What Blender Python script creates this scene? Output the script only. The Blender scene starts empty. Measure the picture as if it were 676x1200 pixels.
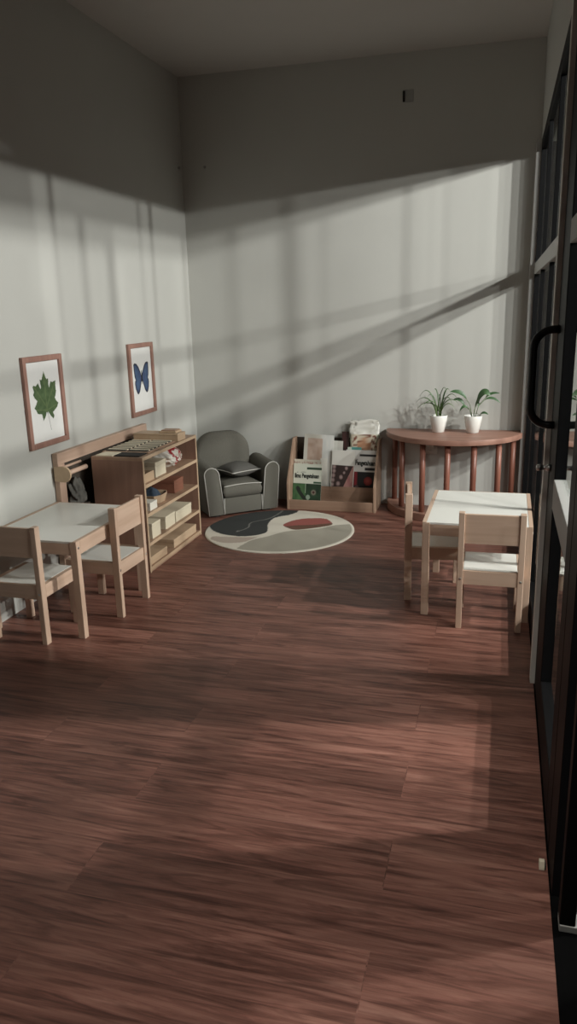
import bpy, bmesh, math, random
from mathutils import Vector, Matrix
random.seed(7)
PI = math.pi
scene = bpy.context.scene
COL = scene.collection
EXPO = 0.08
WORLD = .006
LAMPS = [(8.5, -1.7, 520, .07), (8.5, -4.2, 340, .07), (5.85, -2.1, 320, .06), (5.85, -4.6, 290, .06), (5.05, -2.35, 360, .06), (5.05, -5.0, 160, .06), (5.05, -7.6, 90, .06), (5.85, -10.5, 130, .06)]
FILL = 185

# ------------------------------------------------------------------ materials
def srgb(r, g, b):
    def f(c):
        c /= 255.0
        return c / 12.92 if c <= .04045 else ((c + .055) / 1.055) ** 2.4
    return (f(r), f(g), f(b), 1)

def base_mat(name):
    m = bpy.data.materials.new(name); m.use_nodes = True
    nt = m.node_tree
    return m, nt, nt.nodes['Principled BSDF']

def plain(name, col, rough=.6, metal=0., noise=.06, nscale=30, bump=0., spec=None):
    m, nt, b = base_mat(name)
    tc = nt.nodes.new('ShaderNodeTexCoord')
    n = nt.nodes.new('ShaderNodeTexNoise'); n.inputs['Scale'].default_value = nscale; n.inputs['Detail'].default_value = 4
    nt.links.new(tc.outputs['Object'], n.inputs['Vector'])
    r = nt.nodes.new('ShaderNodeValToRGB')
    r.color_ramp.elements[0].position = .3; r.color_ramp.elements[1].position = .7
    r.color_ramp.elements[0].color = [c * (1 - noise) for c in col[:3]] + [1]
    r.color_ramp.elements[1].color = [min(1, c * (1 + noise)) for c in col[:3]] + [1]
    nt.links.new(n.outputs['Fac'], r.inputs['Fac'])
    nt.links.new(r.outputs['Color'], b.inputs['Base Color'])
    b.inputs['Roughness'].default_value = rough; b.inputs['Metallic'].default_value = metal
    if spec is not None: b.inputs['Specular IOR Level'].default_value = spec
    if bump:
        bp = nt.nodes.new('ShaderNodeBump'); bp.inputs['Strength'].default_value = bump; bp.inputs['Distance'].default_value = .004
        nt.links.new(n.outputs['Fac'], bp.inputs['Height']); nt.links.new(bp.outputs['Normal'], b.inputs['Normal'])
    return m

def wood(name, light, dark, axis='x', scale=1.0, rough=.5, mix=.5):
    """grain stretched along one object axis"""
    m, nt, b = base_mat(name)
    tc = nt.nodes.new('ShaderNodeTexCoord')
    mp = nt.nodes.new('ShaderNodeMapping')
    s = {'x': (2.0, 30, 30), 'y': (30, 2.0, 30), 'z': (30, 30, 2.0)}[axis]
    mp.inputs['Scale'].default_value = [v * scale for v in s]
    info = nt.nodes.new('ShaderNodeObjectInfo')
    add = nt.nodes.new('ShaderNodeVectorMath'); add.operation = 'ADD'
    sc = nt.nodes.new('ShaderNodeVectorMath'); sc.operation = 'SCALE'; sc.inputs['Scale'].default_value = 7.0
    cmb = nt.nodes.new('ShaderNodeCombineXYZ')
    for k in 'XYZ': nt.links.new(info.outputs['Random'], cmb.inputs[k])
    nt.links.new(cmb.outputs[0], sc.inputs[0])
    nt.links.new(tc.outputs['Object'], add.inputs[0]); nt.links.new(sc.outputs[0], add.inputs[1])
    nt.links.new(add.outputs[0], mp.inputs['Vector'])
    n = nt.nodes.new('ShaderNodeTexNoise'); n.inputs['Scale'].default_value = 1.0; n.inputs['Detail'].default_value = 5; n.inputs['Distortion'].default_value = .6
    nt.links.new(mp.outputs[0], n.inputs['Vector'])
    r = nt.nodes.new('ShaderNodeValToRGB')
    r.color_ramp.elements[0].position = .5 - mix / 2; r.color_ramp.elements[1].position = .5 + mix / 2
    r.color_ramp.elements[0].color = dark; r.color_ramp.elements[1].color = light
    nt.links.new(n.outputs['Fac'], r.inputs['Fac']); nt.links.new(r.outputs['Color'], b.inputs['Base Color'])
    b.inputs['Roughness'].default_value = rough
    return m

def attr_mat(name, rough=.7, bump=0., nscale=200, mottle=.0):
    """colour painted per vertex on the mesh"""
    m, nt, b = base_mat(name)
    a = nt.nodes.new('ShaderNodeAttribute'); a.attribute_name = 'Col'
    n = nt.nodes.new('ShaderNodeTexNoise'); n.inputs['Scale'].default_value = nscale
    tc = nt.nodes.new('ShaderNodeTexCoord'); nt.links.new(tc.outputs['Object'], n.inputs['Vector'])
    if mottle:
        hs = nt.nodes.new('ShaderNodeHueSaturation')
        mr = nt.nodes.new('ShaderNodeMapRange')
        mr.inputs['To Min'].default_value = 1 - mottle; mr.inputs['To Max'].default_value = 1 + mottle
        nt.links.new(n.outputs['Fac'], mr.inputs['Value']); nt.links.new(mr.outputs[0], hs.inputs['Value'])
        nt.links.new(a.outputs['Color'], hs.inputs['Color']); nt.links.new(hs.outputs[0], b.inputs['Base Color'])
    else:
        nt.links.new(a.outputs['Color'], b.inputs['Base Color'])
    b.inputs['Roughness'].default_value = rough
    if bump:
        bp = nt.nodes.new('ShaderNodeBump'); bp.inputs['Strength'].default_value = bump; bp.inputs['Distance'].default_value = .003
        nt.links.new(n.outputs['Fac'], bp.inputs['Height']); nt.links.new(bp.outputs['Normal'], b.inputs['Normal'])
    return m

def floor_mat():
    m, nt, b = base_mat('laminate_planks')
    L = nt.links.new
    tc = nt.nodes.new('ShaderNodeTexCoord')
    br = nt.nodes.new('ShaderNodeTexBrick')
    br.inputs['Scale'].default_value = 1.0
    br.inputs['Brick Width'].default_value = 1.22; br.inputs['Row Height'].default_value = .19
    br.inputs['Mortar Size'].default_value = .0016; br.inputs['Mortar Smooth'].default_value = .2
    br.offset = .37; br.inputs['Bias'].default_value = 0
    br.inputs['Color1'].default_value = (0, 0, 0, 1); br.inputs['Color2'].default_value = (1, 1, 1, 1); br.inputs['Mortar'].default_value = (.5, .5, .5, 1)
    L(tc.outputs['Object'], br.inputs['Vector'])
    # shift the grain plank by plank
    cx = nt.nodes.new('ShaderNodeVectorMath'); cx.operation = 'MULTIPLY_ADD'
    cx.inputs[1].default_value = (9.0, 4.0, 3.0)
    L(br.outputs['Color'], cx.inputs[0]); L(tc.outputs['Object'], cx.inputs[2])
    mp = nt.nodes.new('ShaderNodeMapping'); mp.inputs['Scale'].default_value = (2.4, 44, 1)
    L(cx.outputs[0], mp.inputs['Vector'])
    n1 = nt.nodes.new('ShaderNodeTexNoise'); n1.inputs['Scale'].default_value = 1.0; n1.inputs['Detail'].default_value = 9; n1.inputs['Roughness'].default_value = .68; n1.inputs['Distortion'].default_value = 1.1
    L(mp.outputs[0], n1.inputs['Vector'])
    mp2 = nt.nodes.new('ShaderNodeMapping'); mp2.inputs['Scale'].default_value = (3.0, 24, 1)
    L(cx.outputs[0], mp2.inputs['Vector'])
    n2 = nt.nodes.new('ShaderNodeTexNoise'); n2.inputs['Scale'].default_value = 1.0; n2.inputs['Detail'].default_value = 3; n2.inputs['Distortion'].default_value = 1.8
    L(mp2.outputs[0], n2.inputs['Vector'])
    r = nt.nodes.new('ShaderNodeValToRGB')
    e = r.color_ramp.elements
    e[0].position = .34; e[0].color = FLOOR[0]
    e[1].position = .68; e[1].color = FLOOR[2]
    x = r.color_ramp.elements.new(.48); x.color = FLOOR[1]
    L(n1.outputs['Fac'], r.inputs['Fac'])
    r2 = nt.nodes.new('ShaderNodeValToRGB')
    r2.color_ramp.elements[0].position = .34; r2.color_ramp.elements[0].color = (.50, .44, .42, 1)
    r2.color_ramp.elements[1].position = .5; r2.color_ramp.elements[1].color = (1, 1, 1, 1)
    L(n2.outputs['Fac'], r2.inputs['Fac'])
    mx = nt.nodes.new('ShaderNodeMix'); mx.data_type = 'RGBA'; mx.blend_type = 'MULTIPLY'; mx.inputs['Factor'].default_value = .8
    L(r.outputs['Color'], mx.inputs['A']); L(r2.outputs['Color'], mx.inputs['B'])
    mp3 = nt.nodes.new('ShaderNodeMapping'); mp3.inputs['Scale'].default_value = (1.1, 7, 1)
    L(cx.outputs[0], mp3.inputs['Vector'])
    n3 = nt.nodes.new('ShaderNodeTexNoise'); n3.inputs['Scale'].default_value = 1.0; n3.inputs['Detail'].default_value = 4; n3.inputs['Distortion'].default_value = .8
    L(mp3.outputs[0], n3.inputs['Vector'])
    r3 = nt.nodes.new('ShaderNodeValToRGB')
    r3.color_ramp.elements[0].position = .3; r3.color_ramp.elements[0].color = (.60, .56, .54, 1)
    r3.color_ramp.elements[1].position = .65; r3.color_ramp.elements[1].color = (1.12, 1.1, 1.08, 1)
    L(n3.outputs['Fac'], r3.inputs['Fac'])
    mx3 = nt.nodes.new('ShaderNodeMix'); mx3.data_type = 'RGBA'; mx3.blend_type = 'MULTIPLY'; mx3.inputs['Factor'].default_value = 1
    L(mx.outputs['Result'], mx3.inputs['A']); L(r3.outputs['Color'], mx3.inputs['B']); mx = mx3
    pl = nt.nodes.new('ShaderNodeHueSaturation')
    mr = nt.nodes.new('ShaderNodeMapRange'); mr.inputs['To Min'].default_value = .88; mr.inputs['To Max'].default_value = 1.1
    L(br.outputs['Color'], mr.inputs['Value']); L(mr.outputs[0], pl.inputs['Value']); L(mx.outputs['Result'], pl.inputs['Color'])
    mm = nt.nodes.new('ShaderNodeMix'); mm.data_type = 'RGBA'; mm.inputs['B'].default_value = (.02, .008, .006, 1)
    ms = nt.nodes.new('ShaderNodeMath'); ms.operation = 'MULTIPLY'; ms.inputs[1].default_value = .12
    L(br.outputs['Fac'], ms.inputs[0]); L(ms.outputs[0], mm.inputs['Factor']); L(pl.outputs['Color'], mm.inputs['A'])
    L(mm.outputs['Result'], b.inputs['Base Color'])
    b.inputs['Roughness'].default_value = .42
    rr = nt.nodes.new('ShaderNodeMapRange'); rr.inputs['To Min'].default_value = .34; rr.inputs['To Max'].default_value = .5
    L(n1.outputs['Fac'], rr.inputs['Value']); L(rr.outputs[0], b.inputs['Roughness'])
    bp = nt.nodes.new('ShaderNodeBump'); bp.inputs['Strength'].default_value = .12; bp.inputs['Distance'].default_value = .003
    L(n1.outputs['Fac'], bp.inputs['Height']); L(bp.outputs['Normal'], b.inputs['Normal'])
    return m

def glass_mat(name='pane_glass', tint=(.95, .96, .955, 1), refl=1.0):
    m = bpy.data.materials.new(name); m.use_nodes = True
    nt = m.node_tree; nt.nodes.clear(); L = nt.links.new
    out = nt.nodes.new('ShaderNodeOutputMaterial')
    tr = nt.nodes.new('ShaderNodeBsdfTransparent'); tr.inputs['Color'].default_value = tint
    gl = nt.nodes.new('ShaderNodeBsdfGlossy'); gl.inputs['Roughness'].default_value = .01; gl.inputs['Color'].default_value = (.95, .97, .95, 1)
    fr = nt.nodes.new('ShaderNodeFresnel'); ge = nt.nodes.new('ShaderNodeNewGeometry'); io = nt.nodes.new('ShaderNodeMapRange'); io.inputs['To Min'].default_value = 1.5; io.inputs['To Max'].default_value = 1/1.5
    L(ge.outputs['Backfacing'], io.inputs['Value']); L(io.outputs[0], fr.inputs['IOR'])
    mx = nt.nodes.new('ShaderNodeMixShader')
    rm_ = nt.nodes.new('ShaderNodeMath'); rm_.operation = 'MULTIPLY'; rm_.inputs[1].default_value = refl
    L(fr.outputs[0], rm_.inputs[0]); L(rm_.outputs[0], mx.inputs[0]); L(tr.outputs[0], mx.inputs[1]); L(gl.outputs[0], mx.inputs[2]); L(mx.outputs[0], out.inputs['Surface'])
    return m

FLOOR = [(.104, .044, .033, 1), (.205, .090, .067, 1), (.31, .158, .120, 1)]
M = dict(
    wall=plain('wall_paint', (.52, .52, .488, 1), .9, noise=.015, nscale=3, spec=.2),
    ceiling=plain('ceiling_paint', (.52, .50, .47, 1), .95, noise=.015, nscale=3, spec=.2),
    floor=floor_mat(),
    black=plain('black_powder_coat', (.004, .004, .0045, 1), .55, noise=.1, spec=.12),
    grey_metal=plain('grey_aluminium', (.42, .42, .40, 1), .4, metal=.0, noise=.03),
    black_gloss=plain('black_handle_coat', (.006, .006, .006, 1), .35, noise=.1, spec=.3),
    strip_bright=plain('strip_lit_tone', (.66, .65, .60, 1), .5, noise=.02),  # pale colour stands in for light caught by the door post strip
    rail_grey=plain('rail_grey_paint', (.40, .40, .385, 1), .6, noise=.03, spec=.2),
    steel=plain('brushed_steel', (.6, .6, .6, 1), .3, metal=1, noise=.03),
    glass=glass_mat(),
    film_glass=glass_mat('film_glass', refl=.35),
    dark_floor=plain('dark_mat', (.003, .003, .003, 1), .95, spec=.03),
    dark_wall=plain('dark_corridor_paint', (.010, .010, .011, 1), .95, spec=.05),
    pine_x=wood('pine_x', (.62, .455, .345, 1), (.50, .345, .25, 1), 'x'),
    pine_y=wood('pine_y', (.62, .455, .345, 1), (.50, .345, .25, 1), 'y'),
    pine_z=wood('pine_z', (.62, .455, .345, 1), (.50, .345, .25, 1), 'z'),
    white_board=plain('white_lacquer', (.78, .78, .73, 1), .35, noise=.01),
    shelf_y=wood('shelf_wood_y', (.43, .285, .195, 1), (.31, .19, .125, 1), 'y', .7),
    shelf_z=wood('shelf_wood_z', (.33, .195, .14, 1), (.24, .135, .095, 1), 'z', .7),
    rack_y=wood('pale_rail_y', (.60, .43, .33, 1), (.46, .31, .23, 1), 'y', .8),
    rack_z=wood('pale_rail_z', (.60, .43, .33, 1), (.46, .31, .23, 1), 'z', .8),
    tan=wood('tan_box_wood', (.58, .43, .29, 1), (.48, .34, .22, 1), 'y', .6),
    cream=plain('cream_lacquer', (.70, .63, .48, 1), .5, noise=.03, nscale=12),
    offwhite=plain('off_white_paint', (.76, .73, .64, 1), .5, noise=.02),
    red_wood=wood('reddish_box_wood', (.30, .13, .085, 1), (.20, .08, .05, 1), 'y', .7),
    table_red=wood('red_brown_board', (.38, .21, .155, 1), (.23, .115, .085, 1), 'x', .55, .45, .6),
    spindle=wood('red_brown_spindle', (.30, .125, .085, 1), (.19, .07, .048, 1), 'z', .8, .4),
    display_x=wood('display_wood_x', (.36, .235, .165, 1), (.25, .155, .105, 1), 'x', .7),
    display_z=wood('display_wood_z', (.40, .27, .19, 1), (.28, .18, .125, 1), 'z', .7),
    frame_w=wood('picture_frame_wood', (.36, .20, .155, 1), (.26, .135, .105, 1), 'z', 1.0),
    paper=plain('white_paper', (.72, .72, .70, 1), .8, noise=.01),
    print=attr_mat('printed_paper', .55),
    leafprint=attr_mat('printed_leaf', .6, mottle=.25, nscale=60),
    rug=attr_mat('tufted_rug', .95, bump=.7, nscale=420, mottle=.12),
    fabric=plain('grey_linen', (.135, .129, .110, 1), .95, noise=.16, nscale=260, bump=.5, spec=.15),
    fabric2=plain('grey_linen_pillow', (.105, .102, .094, 1), .95, noise=.16, nscale=260, bump=.5, spec=.15),
    piping=plain('white_piping', (.52, .51, .47, 1), .8, noise=.03),
    ceramic=plain('white_ceramic', (.78, .78, .74, 1), .35, noise=.01),
    soil=plain('potting_soil', (.02, .014, .010, 1), 1, noise=.5, nscale=90, bump=1),
    leaf=attr_mat('plant_leaf', .45),
    dark=plain('dark_felt', (.018, .016, .014, 1), .9, noise=.2),
    shade_wood=plain('recess_shade_wood', (.05, .038, .028, 1), .8, noise=.2),  # near-black tone stands in for shade inside recesses and on the ledge
    greycloth=plain('grey_cloth', (.10, .096, .085, 1), .95, noise=.35, nscale=18, bump=.4),
    navy=plain('navy_cloth', (.035, .055, .085, 1), .9, noise=.3, nscale=40, bump=.4),
    teal=plain('teal_plastic', (.10, .30, .28, 1), .45, noise=.1),
    bag=attr_mat('printed_plastic_bag', .35),
    ink=plain('black_ink', (.02, .025, .02, 1), .7),
    socket=plain('socket_plastic', (.62, .61, .56, 1), .4, noise=.01),
    plate=plain('grey_plate', (.34, .34, .32, 1), .5, noise=.05),
)

# ------------------------------------------------------------------ mesh helpers
class MB:
    def __init__(s): s.bm = bmesh.new()
    def box(s, x0, x1, y0, y1, z0, z1, rot=None, about=None):
        vs = [s.bm.verts.new((x, y, z)) for z in (z0, z1) for y in (y0, y1) for x in (x0, x1)]
        for f in ((0,2,3,1),(4,5,7,6),(0,1,5,4),(2,6,7,3),(0,4,6,2),(1,3,7,5)):
            s.bm.faces.new([vs[i] for i in f])
        if rot is not None:
            bmesh.ops.rotate(s.bm, verts=vs, cent=about or ((x0+x1)/2,(y0+y1)/2,(z0+z1)/2), matrix=rot)
        return s
    def prism(s, pts, d, fn):
        """pts 2-D outline; fn(u,v,w) -> xyz; extruded w from d[0] to d[1]"""
        a = [s.bm.verts.new(fn(u, v, d[0])) for u, v in pts]
        b = [s.bm.verts.new(fn(u, v, d[1])) for u, v in pts]
        n = len(pts)
        s.bm.faces.new(a); s.bm.faces.new(b[::-1])
        for i in range(n): s.bm.faces.new((a[i], b[i], b[(i+1)%n], a[(i+1)%n]))
        return s
    def lathe(s, prof, c=(0,0,0), seg=32, cap=True):
        rings = []
        for r, z in prof:
            rings.append([s.bm.verts.new((c[0]+r*math.cos(2*PI*k/seg), c[1]+r*math.sin(2*PI*k/seg), c[2]+z)) for k in range(seg)])
        for a, b in zip(rings, rings[1:]):
            for k in range(seg): s.bm.faces.new((a[k], a[(k+1)%seg], b[(k+1)%seg], b[k]))
        if cap:
            s.bm.faces.new(rings[0][::-1]); s.bm.faces.new(rings[-1])
        return s
    def tube(s, pts, rad, seg=10, closed=False):
        pts = [Vector(p) for p in pts]; n = len(pts); rings = []
        up = None
        for i, p in enumerate(pts):
            if closed: t = pts[(i+1)%n] - pts[i-1]
            else: t = pts[min(i+1, n-1)] - pts[max(i-1, 0)]
            t.normalize()
            if up is None:
                up = Vector((0,0,1)) if abs(t.z) < .9 else Vector((1,0,0))
            a = t.cross(up).normalized(); up = a.cross(t).normalized()
            r = rad[i] if isinstance(rad, (list, tuple)) else rad
            rings.append([s.bm.verts.new(p + (a*math.cos(2*PI*k/seg) + up*math.sin(2*PI*k/seg))*r) for k in range(seg)])
        m = n if closed else n-1
        for i in range(m):
            a, b = rings[i], rings[(i+1)%n]
            for k in range(seg): s.bm.faces.new((a[k], a[(k+1)%seg], b[(k+1)%seg], b[k]))
        if not closed:
            s.bm.faces.new(rings[0][::-1]); s.bm.faces.new(rings[-1])
        return s
    def grid(s, fn, nu, nv, closed_u=False):
        g = [[s.bm.verts.new(fn(i/nu, j/nv)) for j in range(nv+1)] for i in range(nu if closed_u else nu+1)]
        n = nu
        for i in range(n):
            for j in range(nv):
                s.bm.faces.new((g[i][j], g[(i+1)%len(g)][j], g[(i+1)%len(g)][j+1], g[i][j+1]))
        return s
    def build(s, name, mat, parent=None, bevel=0, smooth=False, subsurf=0, loc=None, segs=2, color=None, solid=0, rotz=None):
        bmesh.ops.recalc_face_normals(s.bm, faces=s.bm.faces[:])
        me = bpy.data.meshes.new(name); s.bm.to_mesh(me); s.bm.free()
        o = bpy.data.objects.new(name, me); COL.objects.link(o)
        me.materials.append(mat if not isinstance(mat, str) else M[mat])
        if parent is not None: o.parent = parent
        if loc is not None: o.location = loc
        if rotz is not None: o.rotation_euler = (0, 0, rotz)
        if color is not None:
            ca = me.color_attributes.new('Col', 'FLOAT_COLOR', 'POINT')
            for i, v in enumerate(me.vertices):
                c = color(v.co); ca.data[i].color = (c[0], c[1], c[2], 1)
        if smooth:
            for p in me.polygons: p.use_smooth = True
        if solid:
            md = o.modifiers.new('thick', 'SOLIDIFY'); md.thickness = solid; md.offset = 0
        if bevel:
            md = o.modifiers.new('bevel', 'BEVEL'); md.width = bevel; md.segments = segs; md.limit_method = 'ANGLE'; md.angle_limit = math.radians(40)
            if smooth is False and segs > 2:
                for p in me.polygons: p.use_smooth = True
        if subsurf:
            md = o.modifiers.new('sub', 'SUBSURF'); md.levels = subsurf; md.render_levels = subsurf
        return o

def bx(name, mat, parent, x0, x1, y0, y1, z0, z1, bevel=.002, **k):
    return MB().box(x0, x1, y0, y1, z0, z1).build(name, mat, parent, bevel, **k)

def tag(o, label, cat, group=None):
    o['label'] = label; o['category'] = cat
    if group: o['group'] = group
    return o
def thing(name, label, cat, loc=(0,0,0), rotz=0, group=None):
    o = bpy.data.objects.new(name, None); COL.objects.link(o)
    o.empty_display_size = .05
    o.location = loc; o.rotation_euler = (0, 0, rotz)
    return tag(o, label, cat, group)
def struct(o, label=None):
    o['kind'] = 'structure'
    if label: o['label'] = label
    return o
def sempty(name):
    o = bpy.data.objects.new(name, None); COL.objects.link(o); o['kind'] = 'structure'; return o
def dup(root, loc, rotz, label, group=None):
    r = root.copy(); COL.objects.link(r); r.location = loc; r.rotation_euler = (0, 0, rotz); r['label'] = label
    if group: r['group'] = group
    for ch in list(root.children):
        c = ch.copy(); COL.objects.link(c); c.parent = r
        for g in list(ch.children):
            d = g.copy(); COL.objects.link(d); d.parent = c
    return r

# ------------------------------------------------------------------ the room
PX = 2.392           # room face of the glazed partition
HC = 2.93
YF = -8.0            # wall behind the camera
XO = 13.0            # far side of the corridor beyond the glass
struct(MB().box(-.15, PX-.004, YF-.15, .15, -.10, 0).build('floor', 'floor'))
struct(MB().box(-.15, PX+.12, YF-.15, .15, HC, HC+.1).build('ceiling', 'ceiling'))
struct(MB().box(-.15, 0, YF-.15, .15, 0, HC).build('wall_left', 'wall'))
struct(MB().box(0, PX+.03, 0, .15, 0, HC).build('wall_back', 'wall'))
struct(MB().box(PX+.03, PX+2.5, 0, .15, 0, HC).build('wall_outside', 'dark_wall'))  # dark wall end, added so no lit wall shows through the panes
struct(MB().box(0, PX+.12, YF-.15, YF, 0, HC).build('wall_front', 'wall'))
struct(MB().box(PX, PX+.12, YF, 0, 2.35, HC).build('wall_right', 'wall'))
# corridor outside the partition
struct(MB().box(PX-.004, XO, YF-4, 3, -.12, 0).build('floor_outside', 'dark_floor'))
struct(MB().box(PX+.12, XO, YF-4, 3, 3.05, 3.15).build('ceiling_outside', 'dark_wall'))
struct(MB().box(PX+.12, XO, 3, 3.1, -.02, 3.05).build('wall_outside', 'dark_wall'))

# fixed glazing between back wall and door
JY = -2.56           # door jamb
w1 = sempty('window_1')
fb = MB()
x0, x1 = PX, PX+.05
fb.box(x0, x1, JY, -.116, 2.29, 2.35)                 # head rail
fb.box(x0, x1, JY, -.116, 0, .10)                     # sill rail
for ym in (-.90, -1.73): fb.box(x0+.004, x0+.026, ym-.02, ym+.02, .10, 2.29)
fb.box(x0, x0+.03, -.14, -.116, .10, 2.29)
fb.build('window_frame', 'black', w1, .002)
tb = MB(); tb.box(x0-.002, x1, JY, -.116, 1.565, 1.632); tb.build('window_transom', 'grey_metal', w1, .002)
MB().box(PX+.014, PX+.018, JY, -.14, .10, 2.29).build('window_pane', 'film_glass', w1)
MB().box(PX-.030, PX+.03, -.115, 0, 0, 2.35).build('window_jamb', 'grey_metal', w1, .002)
struct(bx('trim_1', 'strip_bright', None, PX-.017, PX+.05, JY-.05, JY, 0, 2.35))
struct(bx('trim_2', 'black', None, PX, PX+.06, -2.645, JY-.05, 0, 2.35))

# glazed door leaf standing in the plane of the partition
d1 = sempty('door_1')
db = MB(); Y0, Y1 = -3.56, -2.655
db.box(PX, PX+.05, -2.90, Y1, .01, 2.33)             # far stile
db.box(PX, PX+.05, Y0, -3.44, .01, 2.33)             # near stile
db.box(PX, PX+.05, -3.44, -2.90, .01, .16)           # bottom rail
db.box(PX, PX+.05, -3.44, -2.90, 2.25, 2.33)
db.build('door_frame', 'black', d1, .003)
MB().box(PX-.001, PX+.026, -3.44, -2.90, 1.565, 1.632).build('door_transom', 'rail_grey', d1, .002)
MB().box(PX-.001, PX+.026, -3.44, -2.90, .765, .86).build('door_rail', 'rail_grey', d1, .002)
MB().box(PX+.018, PX+.024, -3.44, -2.90, .16, 2.25).build('door_pane', 'glass', d1)
hy = -2.72
def dpull(sx):
    pts = []
    zt, zb, r = 1.315, 1.005, .06
    xb = PX if sx < 0 else PX+.05
    xo = xb + sx*.078
    pts.append((xb, hy, zt))
    for k in range(9):
        a = k/8*PI/2
        pts.append((xo - sx*r + sx*r*math.sin(a), hy, zt - r + r*math.cos(a)))
    for k in range(9):
        a = k/8*PI/2
        pts.append((xo - sx*r + sx*r*math.cos(a), hy, zb + r - r*math.sin(a)))
    pts.append((xb, hy, zb))
    return pts
MB().tube(dpull(-1), .013, 12).build('door_handle', 'black_gloss', d1, smooth=True)
MB().tube(dpull(1), .013, 12).build('door_handle', 'black_gloss', d1, smooth=True)
lk = MB().lathe([(.012, 0), (.012, .012), (.008, .014), (.008, .03), (.011, .032), (.011, .044), (.006, .048)], seg=20)
bmesh.ops.rotate(lk.bm, verts=lk.bm.verts[:], cent=(0,0,0), matrix=Matrix.Rotation(-PI/2, 3, 'Y'))
lk.build('door_lock', 'steel', d1, smooth=True, loc=(PX, -2.72, .86))

# open second leaf beyond the doorway, standing outwards
struct(bx('trim_3', 'black', None, PX, PX+.16, -3.72, -3.57, 0, 2.35))
d2 = sempty('door_2')
b2 = MB(); b2.box(PX+.01, PX+.045, -3.83, -3.79, .018, 2.3).box(PX+.70, PX+.74, -3.83, -3.79, .018, 2.3).box(PX+.045, PX+.70, -3.83, -3.79, 2.2, 2.3)
b2.build('door_frame', 'black', d2, .002)
MB().box(PX+.01, PX+.74, -3.832, -3.788, 0.0, .018).build('door_rail', 'plate', d2, .002)
MB().box(PX+.045, PX+.70, -3.813, -3.807, .018, 2.2).build('door_pane', 'glass', d2)
struct(MB().box(PX+.30, PX+.36, YF, -3.84, 0, 2.35).build('wall_right', 'dark_wall'))  # solid wall added to keep the corridor lamps off the front floor
struct(MB().box(PX+.12, PX+.36, YF, -3.84, 2.35, HC).build('wall_right', 'dark_wall'))  # upper part of the added light-blocking wall

# small wall fittings
def wall_plate():
    t = thing('cable_plate', 'small grey cable plate high on the back wall near the ceiling', 'wall plate', (1.567, .0005, 2.68))
    bx('plate', 'plate', t, -.034, .034, -.006, -.0005, -.037, .037, .004)
    bx('clip', 'dark', t, -.034, -.020, -.013, -.006, -.034, .030, .003)
    return t
wall_plate()
t = thing('wall_socket', 'white wall socket on the back wall behind the half-round table legs', 'socket', (1.768, 0, .42))
bx('face_plate', 'socket', t, -.043, .043, -.012, -.0005, -.043, .043, .004)
rk = MB().lathe([(.026, 0), (.026, .003), (.022, .004), (.020, .001)], seg=28)
bmesh.ops.rotate(rk.bm, verts=rk.bm.verts[:], cent=(0,0,0), matrix=Matrix.Rotation(PI/2, 3, 'X'))
rk.build('socket_ring', 'socket', t, smooth=True, loc=(0, -.012, 0))
def screw(loc, axis, label):
    s = MB().lathe([(.006, 0), (.009, .004), (.009, .012), (.005, .016)], seg=12)
    bmesh.ops.rotate(s.bm, verts=s.bm.verts[:], cent=(0,0,0), matrix=Matrix.Rotation(PI/2, 3, axis))
    o = s.build('wall_screw', 'plate', None, smooth=True, loc=loc)
    tag(o, label, 'screw')
screw((.17, -.0005, 2.354), 'X', 'tiny screw on the back wall just right of the room corner')
screw((.0005, -.075, 2.35), 'Y', 'tiny screw on the left wall just left of the room corner')
t = thing('door_stop', 'small pale door stop on the floor at the near foot of the glass door', 'door stop', (PX-.019, -3.625, 0))
MB().prism([(-.012, 0), (.012, 0), (.012, .018), (.004, .022), (-.004, .022), (-.010, .008)], (-.007, .007), lambda u, v, w: (w, u, v)).build('wedge', 'cream', t, .002)
bx('rubber_pad', 'dark', t, .007, .010, -.011, .011, .003, .016, .001)

# ------------------------------------------------------------------ helpers for painted shapes
def inpoly(x, y, P):
    c = False; j = len(P)-1
    for i in range(len(P)):
        if (P[i][1] > y) != (P[j][1] > y) and x < (P[j][0]-P[i][0])*(y-P[i][1])/(P[j][1]-P[i][1])+P[i][0]: c = not c
        j = i
    return c
def smooth_poly(P, n=6):
    out = []; N = len(P)
    for i in range(N):
        p0, p1, p2, p3 = P[i-1], P[i], P[(i+1)%N], P[(i+2)%N]
        for k in range(n):
            t = k/n
            out.append(tuple(.5*(2*p1[a]+(p2[a]-p0[a])*t+(2*p0[a]-5*p1[a]+4*p2[a]-p3[a])*t*t+(3*p1[a]-p0[a]-3*p2[a]+p3[a])*t**3) for a in (0,1)))
    return out
def seg_dist(x, y, L):
    d = 9
    for (ax, ay), (bx_, by) in zip(L, L[1:]):
        vx, vy = bx_-ax, by-ay
        t = max(0, min(1, ((x-ax)*vx+(y-ay)*vy)/(vx*vx+vy*vy+1e-12)))
        d = min(d, math.hypot(x-ax-t*vx, y-ay-t*vy))
    return d
def rnd(a, b):
    h = math.sin(a*127.1+b*311.7)*43758.5453
    return h-math.floor(h)
def blur(a, b):
    ia, ib = math.floor(a), math.floor(b); fa, fb = a-ia, b-ib
    fa = fa*fa*(3-2*fa); fb = fb*fb*(3-2*fb)
    return (rnd(ia, ib)*(1-fa)+rnd(ia+1, ib)*fa)*(1-fb)+(rnd(ia, ib+1)*(1-fa)+rnd(ia+1, ib+1)*fa)*fb
def mixc(a, b, t): return tuple(a[i]*(1-t)+b[i]*t for i in range(3))

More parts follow.
